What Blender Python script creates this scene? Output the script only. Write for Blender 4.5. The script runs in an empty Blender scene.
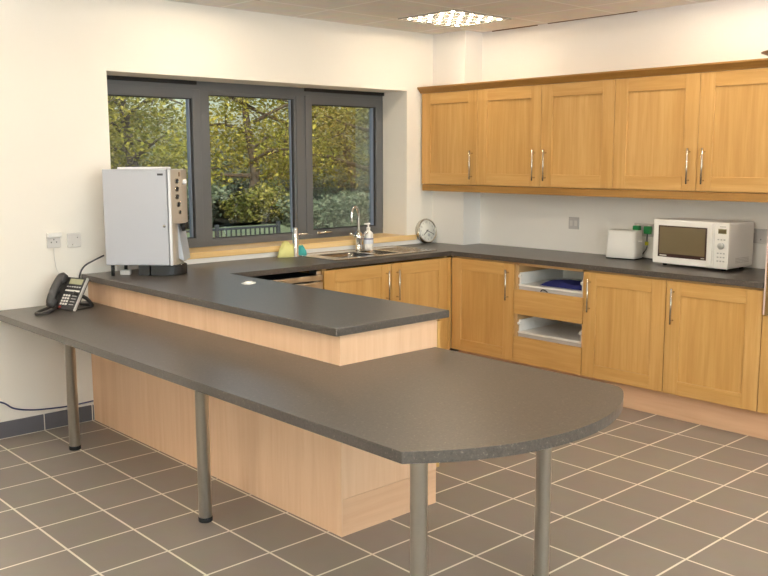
import bpy, bmesh, math, random
from mathutils import Vector, Matrix
PI = math.pi
random.seed(7)
SC = bpy.context.scene
COL = SC.collection

# ------------------------------------------------------------------ materials
def lin(c):
    return tuple(((v/255)/12.92 if v/255 <= .04045 else ((v/255+.055)/1.055)**2.4) for v in c)

def mat(name, rgb, rough=.5, metal=0, spec=.5, emit=None, estr=0, coat=0):
    m = bpy.data.materials.new(name); m.use_nodes = True
    b = m.node_tree.nodes['Principled BSDF']
    b.inputs['Base Color'].default_value = (*lin(rgb), 1)
    b.inputs['Roughness'].default_value = rough
    b.inputs['Metallic'].default_value = metal
    b.inputs['Specular IOR Level'].default_value = spec
    b.inputs['Coat Weight'].default_value = coat
    if emit:
        b.inputs['Emission Color'].default_value = (*lin(emit), 1)
        b.inputs['Emission Strength'].default_value = estr
    return m

class NT:
    """small helper around a node tree"""
    def __init__(s, m):
        s.t = m.node_tree; s.n = s.t.nodes; s.b = s.n['Principled BSDF']
    def add(s, kind, **kw):
        nd = s.n.new(kind)
        for k, v in kw.items():
            if k in nd.inputs: nd.inputs[k].default_value = v
            else: setattr(nd, k, v)
        return nd
    def link(s, a, b): s.t.links.new(a, b)

def ramp(nt, stops):
    r = nt.add('ShaderNodeValToRGB')
    e = r.color_ramp.elements
    while len(e) > 1: e.remove(e[-1])
    e[0].position = stops[0][0]; e[0].color = (*lin(stops[0][1]), 1)
    for p, c in stops[1:]:
        x = e.new(p); x.color = (*lin(c), 1)
    return r

def wood(name, dark, mid, light, axis='z', rough=.42, scale=1.0, plank=0.0):
    m = mat(name, mid, rough, spec=.4); nt = NT(m)
    geo = nt.add('ShaderNodeNewGeometry')
    mp = nt.add('ShaderNodeMapping')
    sc = {'z': (22, 22, 1.3), 'y': (22, 1.3, 22), 'x': (1.3, 22, 22)}[axis]
    mp.inputs['Scale'].default_value = tuple(v*scale for v in sc)
    nt.link(geo.outputs['Position'], mp.inputs['Vector'])
    n1 = nt.add('ShaderNodeTexNoise', Scale=1.6, Detail=5.0, Roughness=.6, Distortion=.5)
    nt.link(mp.outputs[0], n1.inputs['Vector'])
    n2 = nt.add('ShaderNodeTexNoise', Scale=.45, Detail=2.0)
    nt.link(mp.outputs[0], n2.inputs['Vector'])
    mx = nt.add('ShaderNodeMath', operation='MULTIPLY_ADD')
    nt.link(n1.outputs['Fac'], mx.inputs[0]); mx.inputs[1].default_value = .55
    hf = nt.add('ShaderNodeMath', operation='MULTIPLY'); hf.inputs[1].default_value = .45
    nt.link(n2.outputs['Fac'], hf.inputs[0]); nt.link(hf.outputs[0], mx.inputs[2])
    r = ramp(nt, [(.36, dark), (.5, mid), (.64, light)])
    nt.link(mx.outputs[0], r.inputs['Fac'])
    nt.link(r.outputs['Color'], nt.b.inputs['Base Color'])
    bp = nt.add('ShaderNodeBump', Strength=.04, Distance=.002)
    nt.link(n1.outputs['Fac'], bp.inputs['Height']); nt.link(bp.outputs[0], nt.b.inputs['Normal'])
    return m

def speckle(name, base, dark, light, rough, spec=.5):
    m = mat(name, base, rough, spec=spec); nt = NT(m)
    geo = nt.add('ShaderNodeNewGeometry')
    n1 = nt.add('ShaderNodeTexNoise', Scale=70.0, Detail=4.0, Roughness=.75)
    n2 = nt.add('ShaderNodeTexNoise', Scale=150.0, Detail=2.0)
    for n in (n1, n2): nt.link(geo.outputs['Position'], n.inputs['Vector'])
    mx = nt.add('ShaderNodeMix', data_type='FLOAT'); mx.inputs[0].default_value = .45
    nt.link(n1.outputs['Fac'], mx.inputs[2]); nt.link(n2.outputs['Fac'], mx.inputs[3])
    r = ramp(nt, [(.38, dark), (.5, base), (.57, base), (.66, light)])
    nt.link(mx.outputs[0], r.inputs['Fac']); nt.link(r.outputs['Color'], nt.b.inputs['Base Color'])
    rr = nt.add('ShaderNodeMath', operation='MULTIPLY_ADD'); rr.inputs[1].default_value = .05; rr.inputs[2].default_value = rough-.025
    nt.link(n1.outputs['Fac'], rr.inputs[0]); nt.link(rr.outputs[0], nt.b.inputs['Roughness'])
    return m

def wallpaint(name, rgb):
    m = mat(name, rgb, .75, spec=.2); nt = NT(m)
    geo = nt.add('ShaderNodeNewGeometry')
    n = nt.add('ShaderNodeTexNoise', Scale=120.0, Detail=3.0)
    nt.link(geo.outputs['Position'], n.inputs['Vector'])
    bp = nt.add('ShaderNodeBump', Strength=.05, Distance=.002)
    nt.link(n.outputs['Fac'], bp.inputs['Height']); nt.link(bp.outputs[0], nt.b.inputs['Normal'])
    return m

def tiles(name, c1, c2, grout, ox, oy, size, mortar, rough, bump=.25, row=None):
    m = mat(name, c1, rough, spec=.45); nt = NT(m)
    geo = nt.add('ShaderNodeNewGeometry')
    mp = nt.add('ShaderNodeMapping'); mp.inputs['Location'].default_value = (-ox, -oy, 0)
    nt.link(geo.outputs['Position'], mp.inputs['Vector'])
    br = nt.add('ShaderNodeTexBrick', offset=0.0, squash=1.0)
    br.inputs['Scale'].default_value = 1.0
    br.inputs['Brick Width'].default_value = size; br.inputs['Row Height'].default_value = row or size
    br.inputs['Mortar Size'].default_value = mortar; br.inputs['Mortar Smooth'].default_value = .15
    br.inputs['Color1'].default_value = (*lin(c1), 1); br.inputs['Color2'].default_value = (*lin(c2), 1)
    br.inputs['Mortar'].default_value = (*lin(grout), 1)
    nt.link(mp.outputs[0], br.inputs['Vector'])
    n = nt.add('ShaderNodeTexNoise', Scale=9.0, Detail=4.0)
    nt.link(geo.outputs['Position'], n.inputs['Vector'])
    mx = nt.add('ShaderNodeMix', data_type='RGBA', blend_type='MULTIPLY'); mx.inputs[0].default_value = .18
    nt.link(br.outputs['Color'], mx.inputs[6]); nt.link(n.outputs['Color'], mx.inputs[7])
    nt.link(mx.outputs[2], nt.b.inputs['Base Color'])
    bp = nt.add('ShaderNodeBump', Strength=bump, Distance=.003, invert=True)
    nt.link(br.outputs['Fac'], bp.inputs['Height']); nt.link(bp.outputs[0], nt.b.inputs['Normal'])
    return m

def brushed(name, rgb, rough=.28, axis='z'):
    m = mat(name, rgb, rough, 1.0); nt = NT(m)
    geo = nt.add('ShaderNodeNewGeometry'); mp = nt.add('ShaderNodeMapping')
    mp.inputs['Scale'].default_value = {'z': (300, 300, 4), 'x': (4, 300, 300), 'y': (300, 4, 300)}[axis]
    nt.link(geo.outputs['Position'], mp.inputs['Vector'])
    n = nt.add('ShaderNodeTexNoise', Scale=1.0, Detail=2.0); nt.link(mp.outputs[0], n.inputs['Vector'])
    rr = nt.add('ShaderNodeMath', operation='MULTIPLY_ADD'); rr.inputs[1].default_value = .04; rr.inputs[2].default_value = rough-.02
    nt.link(n.outputs['Fac'], rr.inputs[0]); nt.link(rr.outputs[0], nt.b.inputs['Roughness'])
    if axis == 'z':
        tg = nt.add('ShaderNodeTangent', direction_type='RADIAL', axis='Z'); nt.link(tg.outputs[0], nt.b.inputs['Tangent'])
        nt.b.inputs['Anisotropic'].default_value = .95; nt.b.inputs['Anisotropic Rotation'].default_value = .25
    return m

def glass(name, tint=(235, 240, 238), refl=1.0):
    m = bpy.data.materials.new(name); m.use_nodes = True
    t = m.node_tree; t.nodes.clear()
    o = t.nodes.new('ShaderNodeOutputMaterial'); mx = t.nodes.new('ShaderNodeMixShader')
    tr = t.nodes.new('ShaderNodeBsdfTransparent'); gl = t.nodes.new('ShaderNodeBsdfGlossy')
    fr = t.nodes.new('ShaderNodeFresnel'); fr.inputs['IOR'].default_value = 1.5
    tr.inputs['Color'].default_value = (*lin(tint), 1); gl.inputs['Roughness'].default_value = .01
    t.links.new(fr.outputs[0], mx.inputs[0]); t.links.new(tr.outputs[0], mx.inputs[1]); t.links.new(gl.outputs[0], mx.inputs[2])
    t.links.new(mx.outputs[0], o.inputs['Surface'])
    return m

def leafmat(name, a, b, c):
    m = mat(name, b, .6, spec=.25); nt = NT(m)
    geo = nt.add('ShaderNodeNewGeometry')
    n = nt.add('ShaderNodeTexNoise', Scale=1.1, Detail=3.0)
    nt.link(geo.outputs['Position'], n.inputs['Vector'])
    ad = nt.add('ShaderNodeMath', operation='MULTIPLY_ADD'); ad.inputs[1].default_value = .4
    nt.link(geo.outputs['Random Per Island'], ad.inputs[0])
    sb = nt.add('ShaderNodeMath', operation='SUBTRACT'); sb.inputs[1].default_value = .2
    nt.link(n.outputs['Fac'], sb.inputs[0]); nt.link(sb.outputs[0], ad.inputs[2])
    r = ramp(nt, [(.28, a), (.5, b), (.72, c)])
    nt.link(ad.outputs[0], r.inputs['Fac']); nt.link(r.outputs['Color'], nt.b.inputs['Base Color'])
    nt.b.inputs['Transmission Weight'].default_value = 0
    tl = nt.add('ShaderNodeBsdfTranslucent'); ms = nt.add('ShaderNodeMixShader'); ms.inputs[0].default_value = .35
    out = [x for x in nt.n if x.type == 'OUTPUT_MATERIAL'][0]
    nt.link(r.outputs['Color'], tl.inputs['Color'])
    nt.link(nt.b.outputs[0], ms.inputs[1]); nt.link(tl.outputs[0], ms.inputs[2]); nt.link(ms.outputs[0], out.inputs['Surface'])
    return m

M = dict(
    wall=wallpaint('cream_paint', (240, 235, 226)),
    wall2=wallpaint('white_paint', (241, 238, 234)),
    ceil=tiles('ceiling_tiles', (236, 232, 225), (238, 234, 227), (252, 250, 246), -1.0, -1.0, .6, .012, .9, .05),
    floor=tiles('floor_tiles', (138, 129, 120), (132, 123, 114), (238, 230, 214), -1.7135, -2.9312, .302, .0052, .36, .25, .3005),
    skirt=mat('slate_tile', (92, 92, 98), .4),
    grout=mat('grout', (232, 226, 214), .8),
    oak=wood('oak_vertical', (189, 144, 80), (199, 155, 91), (208, 165, 103), 'z'),
    oak_h=wood('oak_horizontal', (189, 144, 80), (199, 155, 91), (208, 165, 103), 'y'),
    oak_x=wood('oak_along_window', (189, 144, 80), (199, 155, 91), (208, 165, 103), 'x'),
    oak_dark=wood('oak_moulding', (146, 105, 50), (160, 117, 58), (173, 129, 68), 'y'),
    beech=wood('beech_panel', (220, 178, 142), (226, 186, 150), (231, 193, 158), 'z', .5),
    beech_y=wood('beech_plinth', (216, 172, 136), (222, 181, 145), (228, 188, 152), 'y', .5),
    beech_x=wood('beech_end_plinth', (216, 172, 136), (222, 181, 145), (228, 188, 152), 'x', .5),
    sill=wood('sill_wood', (228, 190, 128), (236, 202, 144), (242, 212, 158), 'x', .35),
    granite=speckle('granite_laminate', (76, 70, 64), (61, 57, 53), (112, 104, 95), .32),
    carc=mat('carcass_board', (206, 166, 116), .6),
    steel=brushed('brushed_steel', (242, 237, 226), .27),
    steel_x=brushed('brushed_steel_front', (205, 198, 186), .3, 'x'),
    sinksteel=brushed('sink_steel', (210, 206, 200), .22, 'x'),
    chrome=mat('chrome', (225, 224, 222), .08, 1.0),
    satin=mat('satin_nickel', (205, 200, 190), .25, 1.0),
    black=mat('black_plastic', (24, 24, 25), .4),
    rubber=mat('black_rubber', (16, 16, 17), .6),
    dark=mat('dark_recess', (22, 20, 19), .6),
    phone=mat('phone_plastic', (48, 46, 45), .45),
    phone2=mat('phone_face', (36, 35, 38), .35),
    lcd=mat('lcd_screen', (160, 160, 130), .25),
    key=mat('key_white', (225, 222, 215), .5),
    redkey=mat('key_red', (190, 70, 60), .5),
    silver=mat('silver_plastic', (186, 186, 184), .35, .3),
    frame=mat('grey_window_frame', (96, 98, 100), .45),
    framedk=mat('window_gasket', (34, 34, 36), .6),
    bead=mat('spacer_bar', (150, 158, 176), .4, .4),
    pane=glass('window_glass'),
    white=mat('white_plastic', (238, 236, 232), .35),
    white2=mat('white_enamel', (232, 230, 228), .3),
    offw=mat('socket_plate', (214, 210, 206), .4),
    greyw=mat('grey_plate', (196, 192, 191), .4),
    green=mat('green_plastic', (22, 138, 70), .4),
    yellow=mat('yellow_tag', (214, 206, 60), .5),
    yelcloth=mat('yellow_cloth', (228, 224, 150), .9),
    teal=mat('teal_sponge', (70, 176, 176), .9),
    bluecloth=mat('navy_cloth', (40, 46, 118), .9),
    cable=mat('dark_cable', (58, 56, 60), .5),
    bluecable=mat('blue_cable', (62, 66, 110), .5),
    paper=mat('white_paper', (240, 240, 236), .6),
    mw_glass=mat('oven_door_glass', (112, 100, 76), .12, 0, .6),
    mw_dark=mat('oven_door_border', (64, 46, 44), .2),
    machine=mat('machine_side', (180, 182, 190), .38, .15),
    machinew=mat('machine_edge', (232, 233, 238), .35),
    mfront=mat('machine_front_steel', (190, 180, 166), .4, .35),
    dial=mat('clock_dial', (226, 226, 220), .5),
    ink=mat('clock_ink', (60, 60, 62), .5),
    bag=mat('grey_bag', (170, 174, 170), .5),
    brown=mat('brown_glaze', (112, 84, 52), .4),
    housing=wood('brown_housing', (122, 96, 52), (134, 106, 60), (146, 116, 68), 'z'),
    louvre=mat('louvre_white', (176, 168, 158), .5),
    lamp=mat('lamp_cell', (255, 240, 215), .5, emit=(255, 236, 208), estr=165),
    bark=mat('bark', (74, 64, 54), .9),
    railing=mat('railing_paint', (48, 50, 54), .6),
    leafA=leafmat('leaves_yellow_green', (112, 114, 40), (150, 146, 54), (190, 176, 78)),
    leafB=leafmat('leaves_olive', (92, 98, 42), (130, 128, 58), (170, 156, 84)),
    leafC=leafmat('leaves_grey_green', (84, 98, 78), (112, 124, 98), (142, 150, 124)),
    lawn=leafmat('lawn_grass', (146, 158, 132), (164, 174, 146), (178, 186, 160)),
)

def leg_steel():
    m = mat('leg_steel', (244, 239, 228), .33, 1.0); nt = NT(m)
    tg = nt.add('ShaderNodeTangent', direction_type='RADIAL', axis='Z'); nt.link(tg.outputs[0], nt.b.inputs['Tangent'])
    nt.b.inputs['Anisotropic'].default_value = .8; nt.b.inputs['Anisotropic Rotation'].default_value = .25
    return m
M['leg_steel'] = leg_steel()

# ------------------------------------------------------------------ mesh builder
class MB:
    def __init__(s): s.bm = bmesh.new(); s.mi = 0; s.sm = False; s.X = Matrix.Identity(4)
    def _fin(s, geom_v, mi, smooth):
        fs = set(f for v in geom_v for f in v.link_faces)
        for f in fs: f.material_index = mi; f.smooth = smooth
    def _bevel(s, verts, bev, seg=2):
        es = list(set(e for v in verts for e in v.link_edges))
        r = bmesh.ops.bevel(s.bm, geom=es, offset=bev, segments=seg, affect='EDGES', profile=.5)
        return r
    def box(s, x0, x1, y0, y1, z0, z1, bev=0, mi=0, X=None, seg=2):
        x0, x1 = min(x0, x1), max(x0, x1); y0, y1 = min(y0, y1), max(y0, y1); z0, z1 = min(z0, z1), max(z0, z1)
        t = bmesh.new()
        r = bmesh.ops.create_cube(t, size=1)
        for v in r['verts']:
            v.co = Vector(((x0+x1)/2+v.co.x*(x1-x0), (y0+y1)/2+v.co.y*(y1-y0), (z0+z1)/2+v.co.z*(z1-z0)))
        if bev: bmesh.ops.bevel(t, geom=t.edges[:], offset=bev, segments=seg, affect='EDGES', profile=.5)
        s.join(t, mi, False, X); return s
    def join(s, t, mi, smooth, X=None):
        mp = {}
        bmesh.ops.recalc_face_normals(t, faces=t.faces[:])
        for v in t.verts: mp[v] = s.bm.verts.new((X @ v.co) if X is not None else v.co)
        for f in t.faces:
            try: g = s.bm.faces.new([mp[v] for v in f.verts])
            except ValueError: continue
            g.material_index = mi; g.smooth = smooth
        t.free()
    def lathe(s, prof, c=(0, 0, 0), seg=28, mi=0, X=None, smooth=True):
        """profile of (r, z) from bottom to top, closed with caps when r > 0 at the ends"""
        t = bmesh.new(); rings = []
        for r, z in prof:
            if r < 1e-6: rings.append([t.verts.new((c[0], c[1], c[2]+z))])
            else: rings.append([t.verts.new((c[0]+r*math.cos(2*PI*k/seg), c[1]+r*math.sin(2*PI*k/seg), c[2]+z)) for k in range(seg)])
        for a, b in zip(rings, rings[1:]):
            for k in range(seg):
                k2 = (k+1) % seg
                if len(a) == 1 and len(b) == 1: continue
                if len(a) == 1: t.faces.new([a[0], b[k2], b[k]])
                elif len(b) == 1: t.faces.new([a[k], a[k2], b[0]])
                else: t.faces.new([a[k], a[k2], b[k2], b[k]])
        if len(rings[0]) > 1: t.faces.new(rings[0][::-1])
        if len(rings[-1]) > 1: t.faces.new(rings[-1])
        s.join(t, mi, smooth, X); return s
    def cyl(s, p0, p1, r, seg=20, mi=0, r2=None, smooth=True):
        p0, p1 = Vector(p0), Vector(p1); d = p1-p0; L = d.length
        X = Matrix.Translation(p0) @ d.to_track_quat('Z', 'Y').to_matrix().to_4x4()
        return s.lathe([(r, 0), (r if r2 is None else r2, L)], seg=seg, mi=mi, X=X, smooth=smooth)
    def tube(s, pts, r, seg=10, mi=0, sub=6, radii=None):
        P = [Vector(p) for p in pts]
        if sub > 1 and len(P) > 2:
            Q = []
            for i in range(len(P)-1):
                a = P[max(i-1, 0)]; b = P[i]; c = P[i+1]; d = P[min(i+2, len(P)-1)]
                for k in range(sub):
                    u = k/sub
                    Q.append(.5*((2*b)+(c-a)*u+(2*a-5*b+4*c-d)*u*u+(3*b-a-3*c+d)*u**3))
            Q.append(P[-1]); P = Q
        n = len(P); t = bmesh.new(); rings = []; up = None
        for i, p in enumerate(P):
            d = (P[min(i+1, n-1)]-P[max(i-1, 0)]).normalized()
            if up is None:
                up = d.orthogonal().normalized()
            up = (up-d*up.dot(d)).normalized(); w = d.cross(up)
            f = i/(n-1)
            rr = r if radii is None else radii[0]+(radii[1]-radii[0])*f
            rings.append([t.verts.new(p+rr*(math.cos(2*PI*k/seg)*up+math.sin(2*PI*k/seg)*w)) for k in range(seg)])
        for a, b in zip(rings, rings[1:]):
            for k in range(seg): t.faces.new([a[k], a[(k+1) % seg], b[(k+1) % seg], b[k]])
        t.faces.new(rings[0][::-1]); t.faces.new(rings[-1])
        s.join(t, mi, True); return s
    def prism(s, poly, z0, z1, mi=0, X=None, bev=0):
        t = bmesh.new()
        a = [t.verts.new((x, y, z0)) for x, y in poly]; b = [t.verts.new((x, y, z1)) for x, y in poly]
        t.faces.new(a[::-1]); t.faces.new(b)
        for k in range(len(poly)):
            k2 = (k+1) % len(poly); t.faces.new([a[k], a[k2], b[k2], b[k]])
        if bev: bmesh.ops.bevel(t, geom=[e for e in t.edges if abs(e.verts[0].co.z-e.verts[1].co.z) < 1e-6], offset=bev, segments=2, affect='EDGES', profile=.5)
        s.join(t, mi, False, X); return s
    def grid(s, xs, ys, fill, z0, z1, mi=0, X=None):
        """cells of a grid extruded into one clean solid (with holes where fill() is false)"""
        t = bmesh.new(); V = {}
        def v(i, j, k):
            if (i, j, k) not in V: V[(i, j, k)] = t.verts.new((xs[i], ys[j], (z0, z1)[k]))
            return V[(i, j, k)]
        nx, ny = len(xs)-1, len(ys)-1
        F = lambda i, j: 0 <= i < nx and 0 <= j < ny and fill((xs[i]+xs[i+1])/2, (ys[j]+ys[j+1])/2)
        for i in range(nx):
            for j in range(ny):
                if not F(i, j): continue
                t.faces.new([v(i, j, 1), v(i+1, j, 1), v(i+1, j+1, 1), v(i, j+1, 1)])
                t.faces.new([v(i, j+1, 0), v(i+1, j+1, 0), v(i+1, j, 0), v(i, j, 0)])
                if not F(i-1, j): t.faces.new([v(i, j, 0), v(i, j, 1), v(i, j+1, 1), v(i, j+1, 0)])
                if not F(i+1, j): t.faces.new([v(i+1, j, 0), v(i+1, j+1, 0), v(i+1, j+1, 1), v(i+1, j, 1)])
                if not F(i, j-1): t.faces.new([v(i, j, 0), v(i+1, j, 0), v(i+1, j, 1), v(i, j, 1)])
                if not F(i, j+1): t.faces.new([v(i, j+1, 0), v(i, j+1, 1), v(i+1, j+1, 1), v(i+1, j+1, 0)])
        s.join(t, mi, False, X); return s
    def build(s, name, mats, parent=None, shift=None, bevmod=0):
        me = bpy.data.meshes.new(name)
        if shift is not None: bmesh.ops.translate(s.bm, verts=s.bm.verts[:], vec=-Vector(shift))
        s.bm.to_mesh(me); s.bm.free()
        for m in (mats if isinstance(mats, (list, tuple)) else [mats]): me.materials.append(m)
        o = bpy.data.objects.new(name, me); COL.objects.link(o)
        if parent is not None: o.parent = parent
        if bevmod:
            b = o.modifiers.new('edge', 'BEVEL'); b.width = bevmod; b.segments = 2; b.limit_method = 'ANGLE'; b.angle_limit = math.radians(50)
        return o

def tag(o, label=None, cat=None, group=None, kind=None):
    if label: o['label'] = label
    if cat: o['category'] = cat
    if group: o['group'] = group
    if kind: o['kind'] = kind
    return o
def thing(name, label, cat, loc=(0, 0, 0), rz=0, group=None, rot=None):
    o = bpy.data.objects.new(name, None); COL.objects.link(o)
    o.empty_display_size = .05; o.location = loc; o.rotation_euler = rot or (0, 0, rz)
    return tag(o, label, cat, group)
def struct(mb, name, m, parent=None, **kw):
    o = mb.build(name, m, parent, **kw)
    if parent is None: o['kind'] = 'structure'
    return o
def dup(root, loc, rz=None, scale=None, label=None):
    r = root.copy(); COL.objects.link(r); r.location = loc
    if rz is not None: r.rotation_euler = (0, 0, rz)
    if scale is not None: r.scale = scale
    if label: r['label'] = label
    for ch in root.children:
        c = ch.copy(); COL.objects.link(c); c.parent = r
        for g in ch.children:
            d = g.copy(); COL.objects.link(d); d.parent = c
    return r

# ------------------------------------------------------------------ setting
ZC = 2.6065
XL, YF = -7.6, -7.4
wx0, wx1, wz0, wz1, REV = -3.024, -.495, .955, 2.147, .34
Xw = Matrix(((1, 0, 0, 0), (0, 0, 1, 0), (0, 1, 0, 0), (0, 0, 0, 1)))   # (x, z, y) -> wall in the xz plane
b = MB().grid([XL-.2, wx0, wx1, .2], [-.1, wz0, wz1, ZC+.1], lambda x, z: not (wx0 < x < wx1 and wz0 < z < wz1), 0, REV, X=Xw)
struct(b, 'wall_back', M['wall'])
struct(MB().box(0, .2, YF-.2, 0, -.1, ZC+.1), 'wall_right', M['wall2'])
Xl = Matrix(((0, 0, 1, 0), (1, 0, 0, 0), (0, 1, 0, 0), (0, 0, 0, 1)))    # (y, z, x)
LY0, LY1, LZ0, LZ1 = -6.6, -1.4, .9, 2.3
b = MB().grid([YF-.2, LY0, LY1, 0], [-.1, LZ0, LZ1, ZC+.1], lambda y, z: not (LY0 < y < LY1 and LZ0 < z < LZ1), XL-.2, XL, X=Xl)
struct(b, 'wall_left', M['wall'])
W2 = bpy.data.objects.new('added_window_left', None); COL.objects.link(W2); W2['kind'] = 'structure'  # unseen window, added to let cool fill light in from the left
b = MB().box(XL-.12, XL-.07, LY0, LY1, LZ0, LZ0+.05).box(XL-.12, XL-.07, LY0, LY1, LZ1-.05, LZ1)
for k in range(5): b.box(XL-.12, XL-.07, LY0+(LY1-LY0-.06)*k/4, LY0+(LY1-LY0-.06)*k/4+.06, LZ0+.05, LZ1-.05)
b.build('window_frame', M['frame'], W2)
MB().box(XL-.1, XL-.094, LY0+.02, LY1-.02, LZ0+.03, LZ1-.03).build('pane', M['pane'], W2)
FX0, FX1 = -6.6, -1.6
b = MB().grid([XL, FX0, FX1, 0], [-.1, LZ0, LZ1, ZC+.1], lambda x, z: not (FX0 < x < FX1 and LZ0 < z < LZ1), YF-.2, YF, X=Matrix(((1, 0, 0, 0), (0, 0, 1, 0), (0, 1, 0, 0), (0, 0, 0, 1))))
struct(b, 'wall_front', M['wall'])
W3 = bpy.data.objects.new('added_window_front', None); COL.objects.link(W3); W3['kind'] = 'structure'  # another unseen window, added behind the camera for frontal fill light
b = MB().box(FX0, FX1, YF-.12, YF-.07, LZ0, LZ0+.05).box(FX0, FX1, YF-.12, YF-.07, LZ1-.05, LZ1)
for k in range(5): b.box(FX0+(FX1-FX0-.06)*k/4, FX0+(FX1-FX0-.06)*k/4+.06, YF-.12, YF-.07, LZ0+.05, LZ1-.05)
b.build('window_frame', M['frame'], W3)
MB().box(FX0+.02, FX1-.02, YF-.1, YF-.094, LZ0+.03, LZ1-.03).build('pane', M['pane'], W3)
for nm, p, dv, w_ in (('daylight_fill_left', (XL-.15, (LY0+LY1)/2, (LZ0+LZ1)/2), (1, 0, 0), LY1-LY0-.1), ('daylight_fill_front', ((FX0+FX1)/2, YF-.15, (LZ0+LZ1)/2), (0, 1, 0), FX1-FX0-.1)):  # fill area lamps standing in for daylight at the added windows
    al = bpy.data.lights.new(nm, 'AREA'); al.shape = 'RECTANGLE'; al.size = w_; al.size_y = LZ1-LZ0-.1; al.energy = 215; al.color = (.86, .92, 1)
    ao = bpy.data.objects.new(nm, al); COL.objects.link(ao); ao.location = p
    ao.rotation_euler = Vector(dv).to_track_quat('-Z', 'Z').to_euler()
struct(MB().box(XL, 0, YF, 0, -.1, 0), 'floor', M['floor'])
struct(MB().box(XL, 0, YF, 0, ZC, ZC+.1), 'ceiling', M['ceil'])
struct(MB().box(-.2, 0, -.35, 0, 0, ZC, .002), 'trim_1', M['wall2'])                 # boxed-in corner column
# shadow gap of the ceiling along the right wall
struct(MB().box(-.012, 0, -.9, -.46, ZC-.006, ZC).box(-.012, 0, -1.75, -1.0, ZC-.004, ZC), 'trim_2', mat('shadow_gap', (120, 92, 66), .9))
# skirting of slate tiles on the window wall left of the peninsula
b = MB()
jx = [-1.7135-.302*k for k in range(5, 21)]
edges = [-3.2095]+[x for x in jx if x < -3.215]
for a, c in zip(edges, edges[1:]+[XL]):
    if a-c > .006: b.box(c+.003, a-.003, -.011, 0, .003, .1, .0015)
b.box(XL, -3.2095, -.0095, 0, 0, .099, mi=1)
struct(b, 'baseboard_back', [M['skirt'], M['grout']])
# window: frame, sashes, panes, vents, handle
W = bpy.data.objects.new('window_1', None); COL.objects.link(W); W['kind'] = 'structure'
fy0, fy1 = .284, .334
zb, zt_ = 1.012, 2.125
MX = [-2.235, -1.345]                       # mullion centres (half width .045)
b = MB()
b.box(wx0, wx1, fy0, fy1, zt_-.045, zt_+.022, .003)        # head
b.box(wx0, wx1, fy0, fy1, zb-.03, zb+.03, .003)            # cill
b.box(wx0, wx0+.045, fy0, fy1, zb+.029, zt_-.044, .001).box(wx1-.04, wx1, fy0, fy1, zb+.029, zt_-.044, .001)
for x in (-2.19, -1.335): b.box(x-.045, x+.045, fy0-.002, fy1, zb+.029, zt_-.044, .001)
b.build('window_frame', M['frame'], W)
def sash(x0, x1, name, open_):
    z0, z1 = zb+.02, zt_-.035
    b = MB(); w = .062 if open_ else .03
    y0 = fy0-.012 if open_ else fy0+.004
    b.box(x0+w-.001, x1-w+.001, y0, fy1-.004, z1-w, z1, .001).box(x0+w-.001, x1-w+.001, y0, fy1-.004, z0, z0+(.034 if open_ else .02), .001)
    b.box(x0, x0+w, y0, fy1-.004, z0, z1, .003).box(x1-w, x1, y0, fy1-.004, z0, z1, .003)
    s = b.build(name, M['frame'], W)
    zi = z0+(.034 if open_ else .02)
    xi0, xi1, zo = x0+w, x1-w, z1-w
    g = MB()
    g.box(xi0, xi0+.007, y0+.012, fy1-.01, zi, zo).box(xi1-.014, xi1, y0+.010, fy1-.01, zi, zo)
    g.box(xi0, xi1, y0+.012, fy1-.01, zo-.006, zo).box(xi0, xi1, y0+.012, fy1-.01, zi, zi+.006)
    g.build('gasket', M['framedk'], s)
    MB().box(xi1-.02, xi1-.014, y0+.016, fy1-.008, zi+.004, zo-.004).build('spacer_bar', M['bead'], s)
    MB().box(xi0+.002, xi1-.002, fy0+.026, fy0+.032, zi+.002, zo-.002).build('pane', M['pane'], s)
    return s
sash(wx0+.03, -2.215, 'sash', True)
sash(-2.165, -1.37, 'fixed_light', False)
sr = sash(-1.30, wx1-.025, 'sash', True)
for x0, x1 in ((wx0, -2.24), (-1.30, wx1)):
    MB().box(x0, x1, fy0-.018, fy0+.01, zt_-.004, zt_+.0215, .002).build('trickle_vent', M['dark'], W)
b = MB().box(-1.215, -1.175, fy0-.03, fy0-.01, 1.035, 1.055, .003).cyl((-1.19, fy0-.035, 1.046), (-1.085, fy0-.045, 1.05), .008, 12)
b.build('window_handle', M['satin'], W)
# sill board
SL = struct(MB().box(wx0, -.40, -.022, 0, .958, 1.0, .004).box(wx0+.001, wx1-.001, -.01, fy0-.001, .958, 1.0, .002), 'trim_3', M['sill'])
struct(MB().box(-3.02, -.202, -.012, 0, .926, .957, .001), 'trim_4', M['wall2'])        # painted upstand under the sill

# ------------------------------------------------------------------ cabinets
def shaker(mb, F, w, h, st=.095, top=.088, bot=.088, t=.021):
    """framed door in (u, v, d): F maps to world boxes; grain slots 0 vertical, 1 horizontal"""
    F(mb, 0, st, 0, h, 0, t, 0); F(mb, w-st, w, 0, h, 0, t, 0)
    F(mb, st, w-st, h-top, h, 0, t, 1); F(mb, st, w-st, 0, bot, 0, t, 1)
    F(mb, st-.002, w-st+.002, bot-.002, h-top+.002, .002, t-.009, 0, 0)
def Fy(x, y0, z0):       # door on the right wall run: faces -x, u runs towards -y
    def f(mb, u0, u1, v0, v1, d0, d1, mi, bev=.0018): mb.box(x-d1, x-d0, y0-u1, y0-u0, z0+v0, z0+v1, bev, mi, seg=1)
    return f
def Fx(y, x0, z0):       # door on the window run: faces -y, u runs towards +x
    def f(mb, u0, u1, v0, v1, d0, d1, mi, bev=.0018): mb.box(x0+u0, x0+u1, y-d1, y-d0, z0+v0, z0+v1, bev, mi, seg=1)
    return f
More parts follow.
